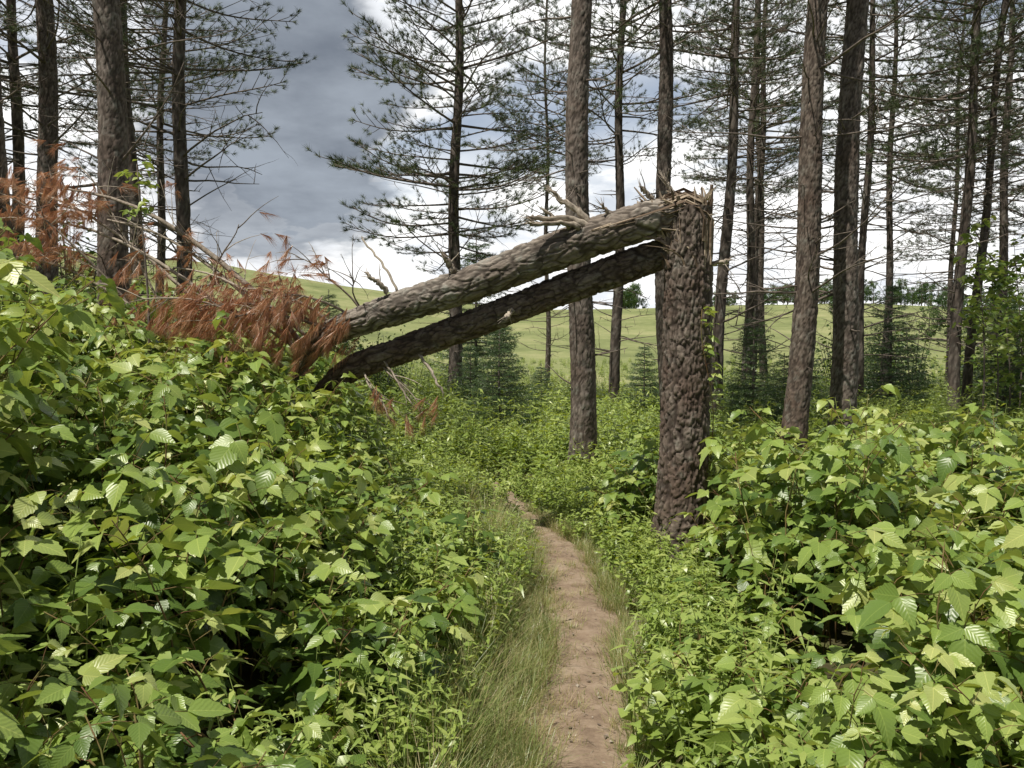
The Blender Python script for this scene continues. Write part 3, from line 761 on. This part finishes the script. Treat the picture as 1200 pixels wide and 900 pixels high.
herb_scatter('wild_herbs',-6,-1.2,2.6,8,.34,lambda X,Y:nz(X,Y,.9,41)>.45,1.2,1.8)
herb_scatter('wild_herbs',-14,18,9,24,.31,lambda X,Y:(Y>8.8),.9,1.7)
# grass
X,Y=grid(-1.2,1.4,1.2,7.6,.055)
dx=X-pathx(Y)
wl=-.15-.08*nz(X,Y,3,13)
m_=((dx<wl)&(dx>-.62))|((dx>.15)&(dx<.30))|((Y>6.6)&(np.abs(dx)>.10)&(np.abs(dx)<.4))
m_&=rng.random(len(X))<.75
sp_=(np.abs(dx)<.26)&(rng.random(len(X))<np.where(dx<-.04,.45,.12))
X1,Y1=X[m_],Y[m_];k=len(X1)
sc=.45+.5*nz(X1,Y1,2,14)+.45*sstep(.25,.6,-(X1-pathx(Y1)))
ix=np.where((X1-pathx(Y1)>-.42),rng.choice([1,1,1,0],k),rng.choice([0,1,2],k))
Xs,Ys=X[sp_],Y[sp_];k2=len(Xs)
XX=np.concatenate([X1,Xs]);YY=np.concatenate([Y1,Ys]);kk=k+k2
scatter('grass',C_grass,np.stack([XX,YY,hgt(XX,YY)],1),np.stack([rng.normal(0,.15,kk),rng.normal(0,.15,kk),rng.uniform(0,6.28,kk)],1),np.concatenate([sc,rng.uniform(.4,.9,k2)]),np.concatenate([ix,np.full(k2,3)]))
X,Y=grid(-26,36,24,60,.85);m_=(np.abs(X)<.8*Y);X,Y=X[m_],Y[m_];k=len(X)
scatter('meadow_grass',C_herb,np.stack([X,Y,hgt(X,Y)],1),np.stack([rng.normal(0,.1,k),rng.normal(0,.1,k),rng.uniform(0,6.28,k)],1),rng.uniform(.6,1.2,k),rng.integers(0,5,k))
# shrubs
P=[];S=[]
def sh(n,x0,x1,y0,y1,s0,s1):
    for k in range(n):
        x,y=U(x0,x1),U(y0,y1);P.append((x,y,H1(x,y)));S.append(U(s0,s1))
sh(26,9,17,15,23,1.0,1.9);sh(16,4,9,13,19,.5,.9);sh(16,-6,-2,12,16,.7,1.1);sh(26,-12,-5.5,10,17,.9,1.6);sh(10,-2.2,0.6,15,19,.5,.8);sh(8,11,22,20,27,1.4,2.2);sh(6,1,6,16,22,.5,.8)
k=len(P);scatter('shrub_thicket',C_shrub,P,np.stack([np.zeros(k),np.zeros(k),rng.uniform(0,6.28,k)],1),S,rng.integers(0,4,k))
# young spruces
for i,(x,y,h,w) in enumerate([(-.2,13,1.95,1.15),(-.75,14.5,1.5,1.2),(3.75,12.5,2.1,1.1),(2.55,15.5,1.6,1.2),(5.6,15.5,1.7,1.2),(8.0,17,2.9,1.1),(.55,15.2,1.2,1.3),(9.8,16,2.4,1.2),(-3.4,15,1.9,1.1),(4.6,13.6,1.4,1.2),(-.9,20.5,4.4,1.0)]):
    o=bpy.data.objects.new('young_spruce_tree',SPR[i%2]);scene.collection.objects.link(o)
    o.location=(x,y,H1(x,y));o.scale=(h/2*w,h/2*w,h/2);o.rotation_euler=(0,0,U(0,6))
# distant trees
P=[];S=[]
for k in range(130):
    az=U(.13,.75);y=U(150,172);x=az*y;P.append((x,y,H1(x,y)-.3));S.append(U(.25,.7))
for k in range(26):
    x=U(38,85);y=U(70,100);P.append((x,y,H1(x,y)-.3));S.append(U(.3,.7))
k=len(P);scatter('distant_trees',C_dt,P,np.stack([np.zeros(k),np.zeros(k),rng.uniform(0,6.28,k)],1),S,rng.integers(0,2,k))
# litter on the path
mb=MB()
for k in range(520):
    y=U(1.5,7);x=float(pathx(y))+random.gauss(0,.16);z=H1(x,y)+.014
    a=U(0,6.28);d=np.array([math.cos(a),math.sin(a),0])
    if R()<.5: tube(mb,[np.array([x,y,z]),np.array([x,y,z+.004])+d*U(.02,.07)],[.0015,.0008],3,U(.2,.9),0)
    else: putleaf(mb,LS[0],(x,y,z+.004),d,(U(-.2,.2),U(-.2,.2),1),U(.012,.03),U(.0,.6),0)
mb.obj('leaf_litter',[M_pale])
# ---------------------------------------------------------------- light, sky
S_=Vector((-.38,-.36,1.05)).normalized()
sun=bpy.data.lights.new('sun','SUN');sun.energy=5.0;sun.angle=math.radians(.5);sun.color=(1,.94,.83)
so=bpy.data.objects.new('sun',sun);scene.collection.objects.link(so);so.rotation_euler=S_.to_track_quat('Z','Y').to_euler();so.location=(10,5,20)
w=bpy.data.worlds.new('World');scene.world=w;w.use_nodes=True;nt=w.node_tree;N=nt.nodes;L=nt.links;N.clear()
sky=N.new('ShaderNodeTexSky');sky.sky_type='NISHITA';sky.sun_disc=False
sky.sun_elevation=math.asin(S_.z);sky.sun_rotation=math.atan2(S_.x,S_.y)
tc=N.new('ShaderNodeTexCoord');sp=N.new('ShaderNodeSeparateXYZ');L.new(tc.outputs['Generated'],sp.inputs[0])
def M(op,a,b=None,c=None):
    q=N.new('ShaderNodeMath');q.operation=op
    for i,v in enumerate((a,b,c)):
        if v is None: continue
        if isinstance(v,(int,float)): q.inputs[i].default_value=v
        else: L.new(v,q.inputs[i])
    return q.outputs[0]
zz=M('ADD',M('MAXIMUM',sp.outputs[2],0),.22)
cv=N.new('ShaderNodeCombineXYZ');L.new(M('DIVIDE',sp.outputs[0],zz),cv.inputs[0]);L.new(M('DIVIDE',sp.outputs[1],zz),cv.inputs[1]);L.new(M('MULTIPLY',sp.outputs[2],2.),cv.inputs[2])
nn=N.new('ShaderNodeTexNoise');nn.inputs['Scale'].default_value=1.3;nn.inputs['Detail'].default_value=8;nn.inputs['Roughness'].default_value=.55;nn.inputs['Distortion'].default_value=.3;L.new(cv.outputs[0],nn.inputs['Vector'])
n2=N.new('ShaderNodeTexNoise');n2.inputs['Scale'].default_value=2.6;n2.inputs['Detail'].default_value=8;n2.inputs['Roughness'].default_value=.55;L.new(cv.outputs[0],n2.inputs['Vector'])
def lobe(d,c0,c1,amp=.035):
    d=Vector(d).normalized();vd=N.new('ShaderNodeVectorMath');vd.operation='DOT_PRODUCT';vd.inputs[1].default_value=d;L.new(tc.outputs['Generated'],vd.inputs[0])
    mr=N.new('ShaderNodeMapRange');mr.interpolation_type='SMOOTHSTEP';mr.inputs[1].default_value=c0;mr.inputs[2].default_value=c1
    L.new(M('ADD',vd.outputs['Value'],M('MULTIPLY',M('SUBTRACT',n2.outputs[0],.5),amp)),mr.inputs[0]);return mr.outputs[0]
dark=lobe((-.29,1,.31),.984,.991,.04)
dark2=lobe((-.30,1,.24),.987,.993,.03)
dk=M('MAXIMUM',dark,M('MULTIPLY',dark2,.9))
# unseen sky behind the viewer, darkened with added cloud to cut fill light
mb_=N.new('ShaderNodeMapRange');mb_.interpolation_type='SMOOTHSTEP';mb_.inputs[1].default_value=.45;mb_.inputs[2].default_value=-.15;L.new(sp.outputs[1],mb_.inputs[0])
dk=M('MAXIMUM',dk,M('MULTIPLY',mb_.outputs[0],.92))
cover=M('MAXIMUM',M('MULTIPLY_ADD',nn.outputs[0],10,-3.9),dk)
cover=M('MAXIMUM',cover,M('SUBTRACT',1.5,M('MULTIPLY',sp.outputs[2],4.6)))
cover=M('MAXIMUM',cover,.3)
cl=N.new('ShaderNodeClamp');L.new(cover,cl.inputs[0])
elevf=M('SUBTRACT',1.0,M('MULTIPLY',M('MAXIMUM',M('SUBTRACT',sp.outputs[2],.42),0),3.2))
cr=ramp(N,[(.36,(8.8,9.2,9.8)),(.46,(11.2,11.3,11.4)),(.56,(13.5,13.5,13.3))]);L.new(n2.outputs[0],cr.inputs[0])
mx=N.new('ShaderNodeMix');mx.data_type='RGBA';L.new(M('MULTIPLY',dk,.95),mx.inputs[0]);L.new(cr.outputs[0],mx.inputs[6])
dr=ramp(N,[(.35,(1.6,1.9,2.4)),(.65,(3.2,3.7,4.4))]);L.new(n2.outputs[0],dr.inputs[0]);L.new(dr.outputs[0],mx.inputs[7])
vs=N.new('ShaderNodeVectorMath');vs.operation='SCALE';L.new(mx.outputs[2],vs.inputs[0]);L.new(M('MAXIMUM',elevf,.2),vs.inputs['Scale'])
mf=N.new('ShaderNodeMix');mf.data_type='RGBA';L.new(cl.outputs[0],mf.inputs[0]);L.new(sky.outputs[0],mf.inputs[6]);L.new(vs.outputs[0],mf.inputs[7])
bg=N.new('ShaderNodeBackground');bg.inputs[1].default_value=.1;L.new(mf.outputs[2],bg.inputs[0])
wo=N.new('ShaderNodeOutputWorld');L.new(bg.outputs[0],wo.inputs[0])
# ---------------------------------------------------------------- camera
cam=bpy.data.cameras.new('camera');co=bpy.data.objects.new('camera',cam);scene.collection.objects.link(co)
cam.sensor_width=36;cam.lens=28.3;cam.clip_start=.05;cam.clip_end=6000
co.location=(0,0,1.6+H1(0,0));co.rotation_euler=(math.radians(90-3.0),0,0)
scene.camera=co
scene.view_settings.view_transform='Standard';scene.view_settings.look='None';scene.view_settings.exposure=0
